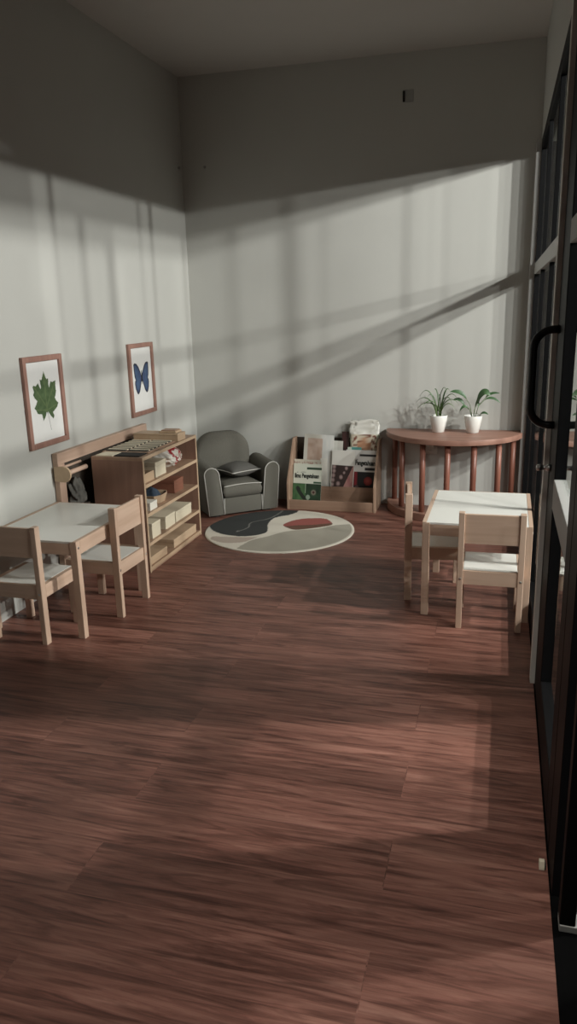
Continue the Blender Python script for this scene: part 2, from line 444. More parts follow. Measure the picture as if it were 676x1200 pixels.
# ------------------------------------------------------------------ pictures on the left wall
def picture(y, z, label, group):
    """frame standing off the wall; local x = into the room, y along the wall, z up"""
    w, h, b, dpt = .346, .450, .027, .018
    t = thing('framed_picture', label, 'picture', (.001, y, z))
    f = MB()
    f.box(0, dpt, 0, b, 0, h).box(0, dpt, w-b, w, 0, h).box(0, dpt, b, w-b, 0, b).box(0, dpt, b, w-b, h-b, h)
    f.build('frame', 'frame_w', t, .0025)
    bx('paper', 'paper', t, 0, .006, b, w-b, b, h-b, 0)
    return t, w-2*b, h-2*b, b
LEAF = [(.535,.87),(.575,.80),(.60,.77),(.655,.775),(.645,.69),(.665,.655),(.72,.735),(.775,.72),(.875,.735),(.855,.65),(.865,.60),(.83,.545),
        (.80,.52),(.85,.47),(.90,.445),(.855,.40),(.83,.385),(.70,.34),(.735,.29),(.70,.255),(.62,.305),(.555,.365),(.54,.325),(.515,.365),(.46,.30),(.385,.255),(.375,.31),(.36,.345),(.24,.36),(.205,.405),
        (.16,.435),(.22,.475),(.265,.52),(.20,.56),(.165,.60),(.20,.635),(.165,.70),(.21,.715),(.26,.70),(.335,.735),(.395,.655),(.415,.68),(.40,.775),(.45,.765),(.485,.80)]
def flat_shape(name, P, t, w, h, b, x, mat, col, parent=None):
    """thin printed silhouette, finely gridded so that it can be painted"""
    m = MB(); N = 90
    us = [p[0] for p in P]; vs = [p[1] for p in P]
    vv = {}
    def V(i, j):
        if (i, j) not in vv:
            u = min(us)+(max(us)-min(us))*i/N; v = min(vs)+(max(vs)-min(vs))*j/N
            vv[(i, j)] = m.bm.verts.new((x, b+u*w, b+v*h))
        return vv[(i, j)]
    for i in range(N):
        for j in range(N):
            u = min(us)+(max(us)-min(us))*(i+.5)/N; v = min(vs)+(max(vs)-min(vs))*(j+.5)/N
            if inpoly(u, v, P): m.bm.faces.new((V(i,j), V(i+1,j), V(i+1,j+1), V(i,j+1)))
    return m.build(name, mat, t, color=lambda c: col((c.y-b)/w, (c.z-b)/h))
t, w, h, b = picture(-2.1625, .752, 'wooden framed picture of a green maple leaf on the left wall', None)
VEINS = [[(.53,.36),(.53,.85)], [(.53,.42),(.82,.70)], [(.53,.42),(.22,.69)], [(.53,.38),(.84,.43)], [(.53,.38),(.22,.41)]]
def leafcol(u, v):
    d = min(seg_dist(u*w, v*h, [(a*w, c*h) for a, c in L]) for L in VEINS)
    k = blur(u*22, v*26)
    g = mixc((.045, .085, .030), (.085, .135, .055), k)
    return mixc((.13, .18, .07), g, min(1, d/.004))
lf = flat_shape('leaf_print', LEAF, t, w, h, b, .0066, 'leafprint', leafcol)
MB().tube([(.0068, b+.535*w, b+.365*h), (.0068, b+.56*w, b+.28*h), (.0068, b+.60*w, b+.12*h)], .0006, 5).build('leaf_stem_print', 'greycloth', t)
t, w, h, b = picture(-1.0593, .7576, 'wooden framed picture of a blue butterfly on the left wall', None)
WING_R = [(.51,.55),(.55,.62),(.63,.70),(.72,.755),(.81,.765),(.86,.745),(.855,.66),(.84,.56),(.80,.50),(.83,.485),(.845,.44),(.82,.36),(.76,.285),(.70,.27),(.63,.31),(.57,.40),(.53,.47),(.51,.46)]
WING_L = [(1.0-u, v) for u, v in WING_R]
def wingcol(P):
    Pc = P+[P[0]]
    def f(u, v):
        d = seg_dist(u, v, Pc)
        k = blur(u*16, v*16)
        c = mixc((.028, .050, .115), (.060, .105, .20), k)
        if abs(u-.5) < .13: c = mixc((.05, .06, .16), c, max(0, min(1, (abs(u-.5)-.02)/.10)))
        return mixc((.012, .014, .03), c, max(0, min(1, (d-.012)/.035)))
    return f
for P in (WING_L, WING_R):
    flat_shape('wing_print', P, t, w, h, b, .0066, 'leafprint', wingcol(P))
MB().tube([(.0072, b+.5*w, b+.645*h), (.0078, b+.5*w, b+.58*h), (.0072, b+.5*w, b+.42*h)], [.0012, .0035, .001], 8).build('body_print', 'ink', t)

# ------------------------------------------------------------------ children's tables and chairs
def make_table(label, loc, rotz, group):
    t = thing('children_table', label, 'table', loc, rotz, group)
    W_, D_, H_ = .48, .63, .45
    L = .033
    for sx in (-1, 1):
        for sy in (-1, 1):
            xa = sx*(W_/2); ya = sy*(D_/2)
            lg = bx('leg', 'pine_z', t, min(xa, xa-sx*L), max(xa, xa-sx*L), min(ya, ya-sy*L), max(ya, ya-sy*L), 0, H_-.002, .002)
            sc = MB().lathe([(.006, 0), (.006, .001), (.004, .0015)], seg=12)
            bmesh.ops.rotate(sc.bm, verts=sc.bm.verts[:], cent=(0,0,0), matrix=Matrix.Rotation(sx*PI/2, 3, 'Y'))
            sc.build('screw', 'steel', lg, smooth=True, loc=(xa, ya-sy*L/2, H_-.03))
    for sx in (-1, 1):
        a, c = sorted((sx*W_/2, sx*(W_/2-.018)))
        bx('side_rail', 'pine_y', t, a, c, -D_/2+L, D_/2-L, H_-.062, H_-.002, .0015)
    for sy in (-1, 1):
        a, c = sorted((sy*(D_/2-.003), sy*(D_/2-.020)))
        bx('end_rail', 'pine_x', t, -W_/2+L, W_/2-L, a, c, H_-.062, H_-.010, .0015)
    bx('tabletop', 'white_board', t, -W_/2+.0185, W_/2-.0185, -D_/2+.003, D_/2-.003, H_-.0095, H_+.0005, .001)
    rim = MB()
    for sx in (-1, 1):
        a, c = sorted((sx*W_/2, sx*(W_/2-.018)))
        rim.box(a, c, -D_/2, D_/2, H_-.0018, H_+.0015)
    rim.box(-W_/2+.018, W_/2-.018, D_/2-.0025, D_/2, H_-.0018, H_+.001)
    rim.build('edge_strip', 'pine_y', t, .0008)
    return t
make_table('white topped wooden children\'s table against the left wall below the leaf picture', (.247, -2.297, 0), 0, None)
TR = (1.9055+.24, -2.026+.315)
make_table('white topped wooden children\'s table on the right beside the glass partition', (TR[0], TR[1], 0), -.008, None)

def make_chair(label, loc, rotz):
    t = thing('children_chair', label, 'chair', loc, rotz)
    W_, D_ = .28, .285
    a, d = .025, .034
    for sx in (-1, 1):
        x_0, x_1 = sorted((sx*W_/2, sx*(W_/2-a)))
        lg = bx('leg', 'pine_z', t, x_0, x_1, -D_/2, -D_/2+d, 0, .535, .002)
        sc = MB().lathe([(.0055, 0), (.0055, .001), (.004, .0015)], seg=12)
        bmesh.ops.rotate(sc.bm, verts=sc.bm.verts[:], cent=(0,0,0), matrix=Matrix.Rotation(PI/2, 3, 'X'))
        sc.build('screw', 'steel', lg, smooth=True, loc=(sx*(W_/2-a/2), -D_/2, .235))
        bx('leg', 'pine_z', t, x_0, x_1, D_/2-d, D_/2, 0, .2712, .002)
        bx('side_rail', 'pine_y', t, x_0, x_1, -D_/2+d, D_/2-d, .212, .2712, .0015)
    bx('seat', 'white_board', t, -W_/2+a+.0005, W_/2-a-.0005, -D_/2+.022, D_/2-.002, .262, .2715, .001)
    bx('apron', 'pine_x', t, -W_/2+a, W_/2-a, -D_/2+.006, -D_/2+.020, .208, .272, .0015)
    bx('apron', 'pine_x', t, -W_/2+a, W_/2-a, D_/2-.016, D_/2-.002, .208, .2615, .0015)
    bx('backrest', 'pine_x', t, -W_/2+a, W_/2-a, -D_/2+.008, -D_/2+.022, .395, .528, .002)
    return t
ch = make_chair('wooden children\'s chair, back to the viewer, at the near end of the left table', (.219, -2.562, 0), -.02)
# (back faces local -y; rotz turns the way the chair looks)
dup(ch, (.405, -2.214, 0), PI/2-.03, 'wooden children\'s chair on the room side of the left table before the shelf unit')
dup(ch, (2.2085, -2.006, 0), .010, 'wooden children\'s chair, back to the viewer, at the near end of the right table')
dup(ch, (1.931, -1.704, 0), -PI/2+.12, 'wooden children\'s chair seen edge-on at the left side of the right table')

# ------------------------------------------------------------------ low shelf unit
SX0, SX1, SY0, SY1, SH = .092, .395, -1.745, -.985, .648
t = thing('shelf_unit', 'low open wooden shelf unit with four tiers of boxes by the left wall', 'shelf', (SX0, SY0, 0))
D_, W_ = SX1-SX0, SY1-SY0
bx('side_panel', 'shelf_z', t, 0, D_, 0, .016, 0, SH-.018, .001)
bx('side_panel', 'shelf_z', t, 0, D_, W_-.016, W_, 0, SH-.018, .001)
bx('top_panel', 'shelf_y', t, 0, D_, 0, W_, SH-.018, SH, .0015)
TIERS = [.030, .168, .333, .495]
for z in TIERS:
    bx('shelf_board', 'shelf_y', t, .008, D_, .016, W_-.016, z-.018, z, .001)
bx('plinth', 'shelf_y', t, D_-.016, D_-.002, .016, W_-.016, 0, .012, 0)
bx('back_panel', 'shade_wood', t, 0, .008, .016, W_-.016, 0, SH-.018, 0)
edge = MB()
for z in TIERS + [SH]: edge.box(D_, D_+.002, .016, W_-.016, z-.018, z)
edge.box(D_, D_+.002, 0, .016, 0, SH).box(D_, D_+.002, W_-.016, W_, 0, SH)
edge.build('front_edging', 'tan', t, .0005)

G_BOX = 'boxes and trays on the shelf unit'
def lidbox(name, label, x0, x1, y0, y1, z0, h, mat, lid=.3, group=G_BOX, cat='box'):
    cx, cy = (x0+x1)/2, (y0+y1)/2
    t = thing(name, label, cat, (cx, cy, z0), 0, group)
    a, c = (x1-x0)/2, (y1-y0)/2
    bx('body', mat, t, -a, a, -c, c, 0, h*(1-lid)-.0008, .0015)
    bx('lid', mat, t, -a-.001, a+.001, -c-.001, c+.001, h*(1-lid), h, .0015)
    return t
Z1, Z2, Z3, Z4 = [z+.0005 for z in TIERS]
F = SX1
# bottom tier
lidbox('flat_box', 'flat tan box at the near end of the bottom shelf', .16, F-.012, -1.725, -1.485, Z1, .046, 'tan', .4)
lidbox('flat_box', 'larger flat tan box at the far end of the bottom shelf', .14, F-.012, -1.385, -1.035, Z1, .052, 'tan', .4)
# third tier
lidbox('storage_box', 'tall cream box nearest on the third shelf down', .22, F-.015, -1.655, -1.545, Z2, .088, 'cream', .22)
lidbox('storage_box', 'square cream box in the middle of the third shelf down', .19, F-.020, -1.465, -1.330, Z2, .076, 'cream', .25)
lidbox('storage_box', 'long low cream box at the far end of the third shelf down', .20, F-.022, -1.312, -1.07, Z2, .066, 'cream', .3)
# second tier
lidbox('small_box', 'small white box nearest on the second shelf down', .30, F-.012, -1.665, -1.575, Z3, .045, 'offwhite', .3)
t = thing('wooden_tray', 'pale wooden boat-shaped tray holding blue cloth on the second shelf down', 'tray', (.30, -1.455, Z3), .0, G_BOX)
tr = MB(); OUT = [(-.075,-.085),(.05,-.085),(.075,-.04),(.075,.04),(.05,.085),(-.075,.085)]
n = len(OUT)
va = [tr.bm.verts.new((x*.8, y*.8, 0)) for x, y in OUT]; vb = [tr.bm.verts.new((x, y, .05)) for x, y in OUT]
vc = [tr.bm.verts.new((x*.93, y*.93, .05)) for x, y in OUT]; vd = [tr.bm.verts.new((x*.76, y*.76, .006)) for x, y in OUT]
tr.bm.faces.new(va[::-1]); tr.bm.faces.new(vd)
for p, q in ((va, vb), (vb, vc), (vc, vd)):
    for i in range(n): tr.bm.faces.new((p[i], p[(i+1)%n], q[(i+1)%n], q[i]))
tr.build('tray_body', 'tan', t, .001)
cl = MB().grid(lambda u, v: ((u-.5)*.105, (v-.5)*.115, .0075+(.052+.03*blur(u*4+3, v*4))*max(0, 1-(2*abs(u-.5))**3)*max(0, 1-(2*abs(v-.5))**3)), 18, 18)
o = cl.build('folded_cloth', 'navy', None, smooth=True, loc=(.295, -1.455, Z3))
tag(o, 'crumpled dark blue cloth lying in the boat-shaped tray on the shelf', 'cloth')
lidbox('wooden_box', 'reddish brown wooden box at the far end of the second shelf down', .20, F-.045, -1.255, -1.12, Z3, .078, 'red_wood', .25)
# top tier
t = thing('open_tray', 'open tan tray with a black and white ring inside, nearest on the top inner shelf', 'tray', (.29, -1.645, Z4), 0, G_BOX)
m = MB(); m.box(-.095, .085, -.075, .075, 0, .006).box(-.095, .085, -.075, -.068, .006, .05).box(-.095, .085, .068, .075, .006, .05).box(-.095, -.088, -.068, .068, .006, .05).box(.078, .085, -.068, .068, .006, .05)
m.build('tray_body', 'tan', t, .001)
t = thing('tape_roll', 'black and white tape roll standing in the open tan tray on the shelf', 'tape roll', (.305, -1.66, Z4+.0062+.042), 0)
def ringm(ro, ri, w):
    m = MB().lathe([(ri, -w/2), (ro, -w/2), (ro, w/2), (ri, w/2), (ri, -w/2)], seg=32, cap=False)
    bmesh.ops.rotate(m.bm, verts=m.bm.verts[:], cent=(0,0,0), matrix=Matrix.Rotation(PI/2, 3, 'Y')); return m
ringm(.042, .030, .024).build('tape', 'offwhite', t, .001)
ringm(.0298, .022, .026).build('core', 'dark', t, .001)
lidbox('storage_box', 'cream box with pale lid in the middle of the top inner shelf', .19, F-.022, -1.545, -1.405, Z4, .086, 'cream', .25)
# crumpled bag
def bagcol(c):
    d = blur(c.y*34+5, c.z*34+c.x*20)
    base = mixc((.55, .50, .42), (.80, .78, .72), blur(c.y*60, c.z*60))
    ang = math.atan2(c.z-.065, c.y)
    r = math.hypot(c.y*.9, c.z-.065)
    if abs(r-.042-.008*math.sin(3*ang)) < .007: return (.32, .03, .035)
    if abs(c.z-.055-.5*(c.y+.01)) < .006 and abs(c.y) < .05: return (.35, .05, .05)
    if d > .72: return (.45, .33, .26)
    return base
m = MB()
bmesh.ops.create_icosphere(m.bm, subdivisions=5, radius=1)
for v in m.bm.verts:
    p = v.co.copy()
    k = 1+.20*(blur(p.y*3.1+7, p.z*3.3+p.x*2)-.5)+.16*(blur(p.y*7+1, p.z*7+p.x*5)-.5)
    v.co = Vector((p.x*.095*k, p.y*.112*k, p.z*.062*k))
zmin = min(v.co.z for v in m.bm.verts)
for v in m.bm.verts: v.co.z = max(v.co.z, zmin+.012)
zmin = min(v.co.z for v in m.bm.verts)
for v in m.bm.verts: v.co.z -= zmin
o = m.build('plastic_bag', 'bag', None, smooth=True, loc=(.275, -1.205, Z4), color=bagcol)
tag(o, 'crumpled white and red plastic bag stuffed in the top inner shelf', 'bag')

# on top of the unit
ZT = SH+.0005
t = thing('compartment_tray', 'shallow wooden tray with dark cells and cream slats on top of the shelf unit', 'tray', (.225, -1.43, ZT), 0)
bx('tray_base', 'shelf_y', t, -.130, .150, -.195, .175, 0, .006, .001)
for r in range(2):
    for k in range(7):
        yy = -.175+k*.049
        xx = -.118+r*.132
        bx('cell', 'dark', t, xx, xx+.118, yy, yy+.028, .006, .0085, 0)
        bx('slat', 'cream', t, xx, xx+.118, yy+.0295, yy+.0465, .006, .012, .001)
o = bx('card', 'cream', None, .115, .215, -1.735, -1.630, ZT, ZT+.006, .001); tag(o, 'cream card lying at the near end of the shelf unit top', 'card')
o = bx('card', 'dark', None, .222, .370, -1.728, -1.632, ZT, ZT+.006, .001); tag(o, 'black card lying at the near front corner of the shelf unit top', 'card')
t = lidbox('wooden_box', 'long pale wooden box lying on the far end of the shelf unit top', .10, .388, -1.245, -1.13, ZT, .045, 'tan', .2)
t = thing('small_tray', 'small flat wooden tray resting on the long box on top of the shelf unit', 'tray', (.32, -1.175, ZT+.0465), 0)
bx('plate', 'tan', t, -.06, .045, -.045, .045, 0, .010, .001)
bx('rim', 'shelf_y', t, -.052, .037, -.037, .037, .010, .016, .001)

# ------------------------------------------------------------------ rail rack between the unit and the wall
t = thing('rail_rack', 'pale wooden rail rack with a rounded bracket between shelf unit and left wall', 'rack', (.004, -1.978, 0))
LN = 1.05
bx('post', 'rack_z', t, 0, .030, 0, .062, 0, .645, .002)
bx('post', 'rack_z', t, 0, .030, LN-.062, LN, 0, .645, .002)
bx('top_rail', 'rack_y', t, 0, .032, -.002, LN+.002, .645, .705, .003)
bx('back_panel', 'shade_wood', t, 0, .008, .062, LN-.062, .06, .645, 0)
bx('lower_rail', 'rack_y', t, 0, .030, .062, LN-.062, .06, .11, .002)
bx('ledge', 'shade_wood', t, .008, .070, .063, .215, .386, .400, .001)
pts = [(.0, -.038)] + [(.052+.042*math.cos(a), .042*math.sin(a)) for a in [(-PI/2+PI*k/14) for k in range(15)]] + [(.0, .038)]
br = MB().prism(pts, (-.014, .0), lambda u, v, w: (.012+u, w-.001, .60+v)).build('bracket', 'tan', t, .002)
MB().tube([(.060, -.001, .596), (.060, .22, .596)], .013, 12).build('dowel', 'rack_y', t, smooth=True)
MB().tube([(.030, -.001, .625), (.030, .22, .625)], .007, 12).build('dowel', 'rack_y', t, smooth=True)
def lump(name, mat, label, cat, loc, sx, sy, sz, seed, group=None):
    m = MB(); bmesh.ops.create_icosphere(m.bm, subdivisions=4, radius=1)
    for v in m.bm.verts:
        p = v.co.copy()
        k = 1+.7*(blur(p.y*2.6+seed, p.z*3+p.x*2)-.5)+.45*(blur(p.y*6+seed, p.z*6+p.x*6)-.5)
        v.co = Vector((max(-1.0, min(1.0, p.x*k))*sx, p.y*sy*k, max(-.8, p.z*k)*sz))
    for a, half in ((0, sx), (1, sy)):
        k = max(abs(v.co[a]) for v in m.bm.verts)
        for v in m.bm.verts: v.co[a] *= half/k
    zm = min(v.co.z for v in m.bm.verts); zx = max(v.co.z for v in m.bm.verts)
    for v in m.bm.verts: v.co.z = (v.co.z-zm)/(zx-zm)*2*sz
    o = m.build(name, mat, None, smooth=True, loc=loc); return tag(o, label, cat, group)
lump('cloth_bundle', 'greycloth', 'crumpled grey cloth bundle on the rack ledge behind the left table', 'cloth', (.042, -1.838, .4005), .030, .073, .080, 2)

# ------------------------------------------------------------------ rug
RC, RR = (.873, -.811), .484
BLACK = smooth_poly([(.375,-.788),(.41,-.862),(.457,-.924),(.54,-.984),(.668,-1.01),(.757,-.971),(.804,-.906),(.798,-.831),(.764,-.717),(.758,-.579),(.792,-.507),(.842,-.458),(.88,-.36),(.85,-.25),(.65,-.25),(.40,-.45),(.33,-.726)])
RED = smooth_poly([(.875,-.727),(.877,-.653),(.932,-.56),(1.026,-.511),(1.115,-.514),(1.179,-.61),(1.167,-.673),(1.038,-.775),(.961,-.801)])
BROWN = [(.80,-.80),(.88,-.742),(.968,-.698),(1.06,-.672),(1.25,-.57),(1.25,-.95),(.8,-.95)]
GREY = smooth_poly([(.741,-1.30),(.75,-1.131),(.782,-1.05),(.842,-.978),(.911,-.868),(.996,-.806),(1.118,-.754),(1.192,-.669),(1.259,-.626),(1.36,-.62),(1.45,-.84),(1.35,-1.1),(1.091,-1.32),(.9,-1.36)])
BEIGE = smooth_poly([(.507,-1.102),(.501,-1.042),(.559,-1.037),(.658,-1.029),(.768,-1.008),(.792,-.976),(.746,-1.094),(.696,-1.141),(.603,-1.159)])
LINE = smooth_poly([(.615,-.889),(.648,-.847),(.654,-.786),(.638,-.721),(.658,-.661),(.724,-.585),(.752,-.494),(.758,-.356)])[:-6]
def rugcol(c):
    x, y = c.x+RC[0], c.y+RC[1]
    r = math.hypot(c.x, c.y)
    white = (.66, .62, .53)
    if inpoly(x, y, BLACK):
        if seg_dist(x, y, LINE) < .004: return (.22, .22, .20)
        return (.030, .033, .032)
    if r > RR-.016: return white
    if inpoly(x, y, RED): return (.13, .062, .038) if inpoly(x, y, BROWN) else (.30, .085, .070)
    if inpoly(x, y, GREY): return (.36, .335, .275)
    if inpoly(x, y, BEIGE): return (.44, .37, .31)
    return white
m = MB(); NR, NS = 76, 320
cen = m.bm.verts.new((0, 0, .008)); prev = None
rings = []
for i in range(1, NR+1):
    r = RR*i/NR
    rings.append([m.bm.verts.new((r*math.cos(2*PI*k/NS), r*math.sin(2*PI*k/NS), .008 if i < NR else .0055)) for k in range(NS)])
rings.append([m.bm.verts.new((RR*1.001*math.cos(2*PI*k/NS), RR*1.001*math.sin(2*PI*k/NS), .0004)) for k in range(NS)])
for k in range(NS): m.bm.faces.new((cen, rings[0][k], rings[0][(k+1)%NS]))
for a, b in zip(rings, rings[1:]):
    for k in range(NS): m.bm.faces.new((a[k], b[k], b[(k+1)%NS], a[(k+1)%NS]))
o = m.build('rug', 'rug', None, loc=(RC[0], RC[1], 0), color=rugcol)
tag(o, 'round rug with black, grey, white and red abstract shapes in front of the armchair', 'rug')

# ------------------------------------------------------------------ child's armchair in the corner
AR = math.radians(39.7)
AC = (.513, -.465)
t = thing('armchair', 'small grey fabric armchair with white piping in the room corner', 'armchair', (AC[0], AC[1], 0), AR)
HW = .2565
def arch(hw, z0, z1, n=14):
    return [(-hw, z0), (hw, z0)] + [(hw*math.cos(a), z1-hw+hw*math.sin(a)) for a in [PI*k/n for k in range(n+1)]]
for k in range(2):
    xs = -HW+.058 if k == 0 else HW-.058
    P = arch(.053, .014, .352)
    m = MB()
    ys = [0, .006, .04, .12, .2, .28, .33, .35]
    sc = [.95, 1, 1, 1, 1, 1, .98, .90]
    rows = []
    for y, s_ in zip(ys, sc):
        rise = .022*y/.35
        fl = (-1 if k == 0 else 1)*.030
        rows.append([m.bm.verts.new((xs+u*s_+fl*max(0, v-.014)/.33, y, .014+(v-.014)*(s_ if s_ < 1 else 1)*(1+rise/.33) if v > .1 else v)) for u, v in P])
    m.bm.faces.new(rows[0]); m.bm.faces.new(rows[-1][::-1])
    for a, b in zip(rows, rows[1:]):
        for i in range(len(P)): m.bm.faces.new((a[i], b[i], b[(i+1)%len(P)], a[(i+1)%len(P)]))
    arm = m.build('armrest', 'fabric', t, .004, smooth=True)
    pp = [(xs+u*1.0+(-1 if k == 0 else 1)*.030*(v-.014)/.33, .001, v) for u, v in [(.056, .016)] + P[2:] + [(-.056, .016)]]
    MB().tube(pp, .0036, 8).build('piping', 'piping', arm, smooth=True)
# back: rounded shell that narrows towards the corner
def back_fn(u, v):
    # u runs round the outline (front to back), v up the outline
    pass
OUTL = []
hw, zt, rc = .205, .55, .15
OUTL += [(-hw, .03), (hw, .03)]
OUTL += [(hw-rc+rc*math.cos(a), zt-rc+rc*math.sin(a)) for a in [PI/2*k/10 for k in range(11)]]
OUTL += [(-hw+rc+rc*math.cos(a), zt-rc+rc*math.sin(a)) for a in [PI/2+PI/2*k/10 for k in range(11)]]
m = MB(); rows = []
for y, s_ in ((.285, .90), (.292, .96), (.305, .99), (.335, 1.0), (.370, .985), (.395, .95), (.408, .88)):
    lean = lambda v: .0
    rows.append([m.bm.verts.new((u*s_-.028, y+.018*(v-.25), .03+(v-.03)*(1-(1-s_)*.7))) for u, v in OUTL])
m.bm.faces.new(rows[0]); m.bm.faces.new(rows[-1][::-1])
for a, b in zip(rows, rows[1:]):
    for i in range(len(OUTL)): m.bm.faces.new((a[i], b[i], b[(i+1)%len(OUTL)], a[(i+1)%len(OUTL)]))
m.build('backrest', 'fabric', t, .006, smooth=True)
bx('base', 'fabric', t, -HW+.116, HW-.116, .004, .30, .014, .128, .006, segs=3)
def pad(hx, y0, y1, z0, z1, crown, n=24):
    m = MB()
    def f(sgn):
        def g(u, v):
            a, b = 2*u-1, 2*v-1
            e = max(0., (1-abs(a)**14))*max(0., (1-abs(b)**14))
            zz = (z0+z1)/2+sgn*((z1-z0)/2*e**.35+(crown*(1-a*a)*(1-b*b) if sgn > 0 else 0))
            return (a*hx, (y0+y1)/2+b*(y1-y0)/2, zz)
        return g
    m.grid(f(1), n, n); m.grid(f(-1), n, n)
    bmesh.ops.remove_doubles(m.bm, verts=m.bm.verts[:], dist=1e-5)
    return m
cu = pad(HW-.108, -.006, .285, .128, .216, .028).build('seat_cushion', 'fabric', t, smooth=True)
MB().tube([(-HW+.116+(2*HW-.232)*k/12, .000, .212+.008*math.sin(PI*k/12)) for k in range(13)], .0034, 8).build('piping', 'piping', cu, smooth=True)
for xs in (-HW+.1155, HW-.1155):
    MB().tube([(xs, .001, .017), (xs, .001, .128)], .003, 8).build('piping', 'piping', t, smooth=True)
for sx in (-1, 1):
    for y in (.04, .32):
        bx('foot', 'dark', t, sx*.19-.02, sx*.19+.02, y-.02, y+.02, 0, .0145, .002)
# pillow
def pillow(label, loc, rotz, hx, hy, hz):
    t = thing('throw_pillow', label, 'pillow', loc, rotz)
    m = MB(); n = 26
    def f(sg):
        def g(u, v):
            a, b = 2*u-1, 2*v-1
            pin = 1-.10*(1-a*a)*b*b-.0; pin2 = 1-.10*(1-b*b)*a*a
            e = max(0., (1-a*a))**.55*max(0., (1-b*b))**.55
            return (a*hx*pin2, b*hy*pin, sg*hz*e)
        return g
    m.grid(f(1), n, n); m.grid(f(-1), n, n)
    bmesh.ops.remove_doubles(m.bm, verts=m.bm.verts[:], dist=1e-5)
    m.build('cover', 'fabric2', t, smooth=True)
    loop = []
    for a, b in [(-1+2*k/14, -1) for k in range(14)] + [(1, -1+2*k/14) for k in range(14)] + [(1-2*k/14, 1) for k in range(14)] + [(-1, 1-2*k/14) for k in range(14)]:
        loop.append((a*hx*(1-.10*(1-b*b)*a*a), b*hy*(1-.10*(1-a*a)*b*b), 0))
    MB().tube(loop, .0032, 8, closed=True).build('piping', 'piping', t, smooth=True)
    return t
lx, ly = .022, .150
pl = pillow('small dark grey pillow with white piping lying on the armchair seat', (AC[0]+lx*math.cos(AR)-ly*math.sin(AR), AC[1]+lx*math.sin(AR)+ly*math.cos(AR), .296), math.radians(54), .122, .112, .054)

# ------------------------------------------------------------------ book display
BX0, BX1, BYF, BYB = .778, 1.416, -.283, -.004
t = thing('book_display', 'wooden two-tier book display holding magazines against the back wall', 'book display', ((BX0+BX1)/2, 0, 0))
hw = (BX1-BX0)/2
prof = [(BYF, 0), (BYF, .185), (BYF+.012, .215), (-.100, .470), (-.085, .485), (BYB, .485), (BYB, 0)]
for sx in (-1, 1):
    a, c = sorted((sx*hw, sx*(hw-.016)))
    MB().prism(prof, (a, c), lambda u, v, w: (w, u, v)).build('side_panel', 'display_z', t, .002)
hw -= .0165
bx('front_board', 'display_x', t, -hw, hw, BYF+.004, BYF+.018, .0, .070, .002)
bx('lower_shelf', 'display_x', t, -hw, hw, BYF+.018, -.166, .036, .048, .001)
bx('riser', 'display_x', t, -hw, hw, -.166, -.152, .0, .150, .002)
bx('upper_shelf', 'display_x', t, -hw, hw, -.152, -.018, .092, .104, .001)
bx('back_panel', 'shade_wood', t, -hw, hw, -.018, BYB-.001, 0, .480, 0)

FONT_BOLD = .012
def text_mesh(s, width, height, parent, x, y, z, mat='ink', bold=.02):
    cu = bpy.data.curves.new('title', 'FONT'); cu.body = s; cu.size = 1; cu.offset = bold; cu.resolution_u = 2
    o = bpy.data.objects.new('title_tmp', cu); COL.objects.link(o)
    bpy.context.view_layer.update()
    me = bpy.data.meshes.new_from_object(o.evaluated_get(bpy.context.evaluated_depsgraph_get()))
    bpy.data.objects.remove(o); bpy.data.curves.remove(cu)
    xs = [v.co.x for v in me.vertices]; ys = [v.co.y for v in me.vertices]
    x0_, x1_, y0_, y1_ = min(xs), max(xs), min(ys), max(ys)
    for v in me.vertices:
        v.co = Vector((x+(v.co.x-x0_)/(x1_-x0_)*width, y, z+(v.co.y-y0_)/(y1_-y0_)*height))
    ob = bpy.data.objects.new('title', me); COL.objects.link(ob); me.materials.append(M[mat]); ob.parent = parent
    return ob

def book(name, label, cat, x, y, z, w, h, th, tilt, col, roll=0, yaw=0, nx=60, nz=80, group='magazines and papers in the book display', mat='print', curl=0):
    """standing on its bottom edge at (x, y, z), front face towards -y, leaning back by tilt degrees"""
    m = MB()
    fr = [[m.bm.verts.new((-w/2+w*i/nx, -th-curl*(j/nz)**2*math.sin(PI*i/nx), h*j/nz)) for j in range(nz+1)] for i in range(nx+1)]
    for i in range(nx):
        for j in range(nz): m.bm.faces.new((fr[i][j], fr[i+1][j], fr[i+1][j+1], fr[i][j+1]))
    bk = [m.bm.verts.new(c) for c in ((-w/2, 0, 0), (w/2, 0, 0), (w/2, 0, h), (-w/2, 0, h))]
    m.bm.faces.new(bk)
    sides = [[fr[i][0] for i in range(nx+1)] + [bk[1], bk[0]], [fr[nx][j] for j in range(nz+1)] + [bk[2], bk[1]],
             [fr[i][nz] for i in range(nx, -1, -1)] + [bk[3], bk[2]], [fr[0][j] for j in range(nz, -1, -1)] + [bk[0], bk[3]]]
    for s_ in sides: m.bm.faces.new(s_)
    def c2(c):
        if c.y > -th*.5 and abs(c.y) < 1e-6: return (.60, .58, .52)
        return col((c.x+w/2)/w, c.z/h)
    o = m.build(name, mat, None, color=c2)
    o.rotation_mode = 'ZXY'
    R_ = Matrix.Rotation(math.radians(yaw), 3, 'Z') @ Matrix.Rotation(-math.radians(tilt), 3, 'X') @ Matrix.Rotation(math.radians(roll), 3, 'Y')
    low = min((R_ @ Vector(c)).z for c in ((-w/2, 0, 0), (w/2, 0, 0), (-w/2, -th, 0), (w/2, -th, 0)))
    o.rotation_mode = 'XYZ'; o.rotation_euler = R_.to_euler('XYZ'); o.location = (x, y, z-low+.0005)
    tag(o, label, cat, group)
    return o

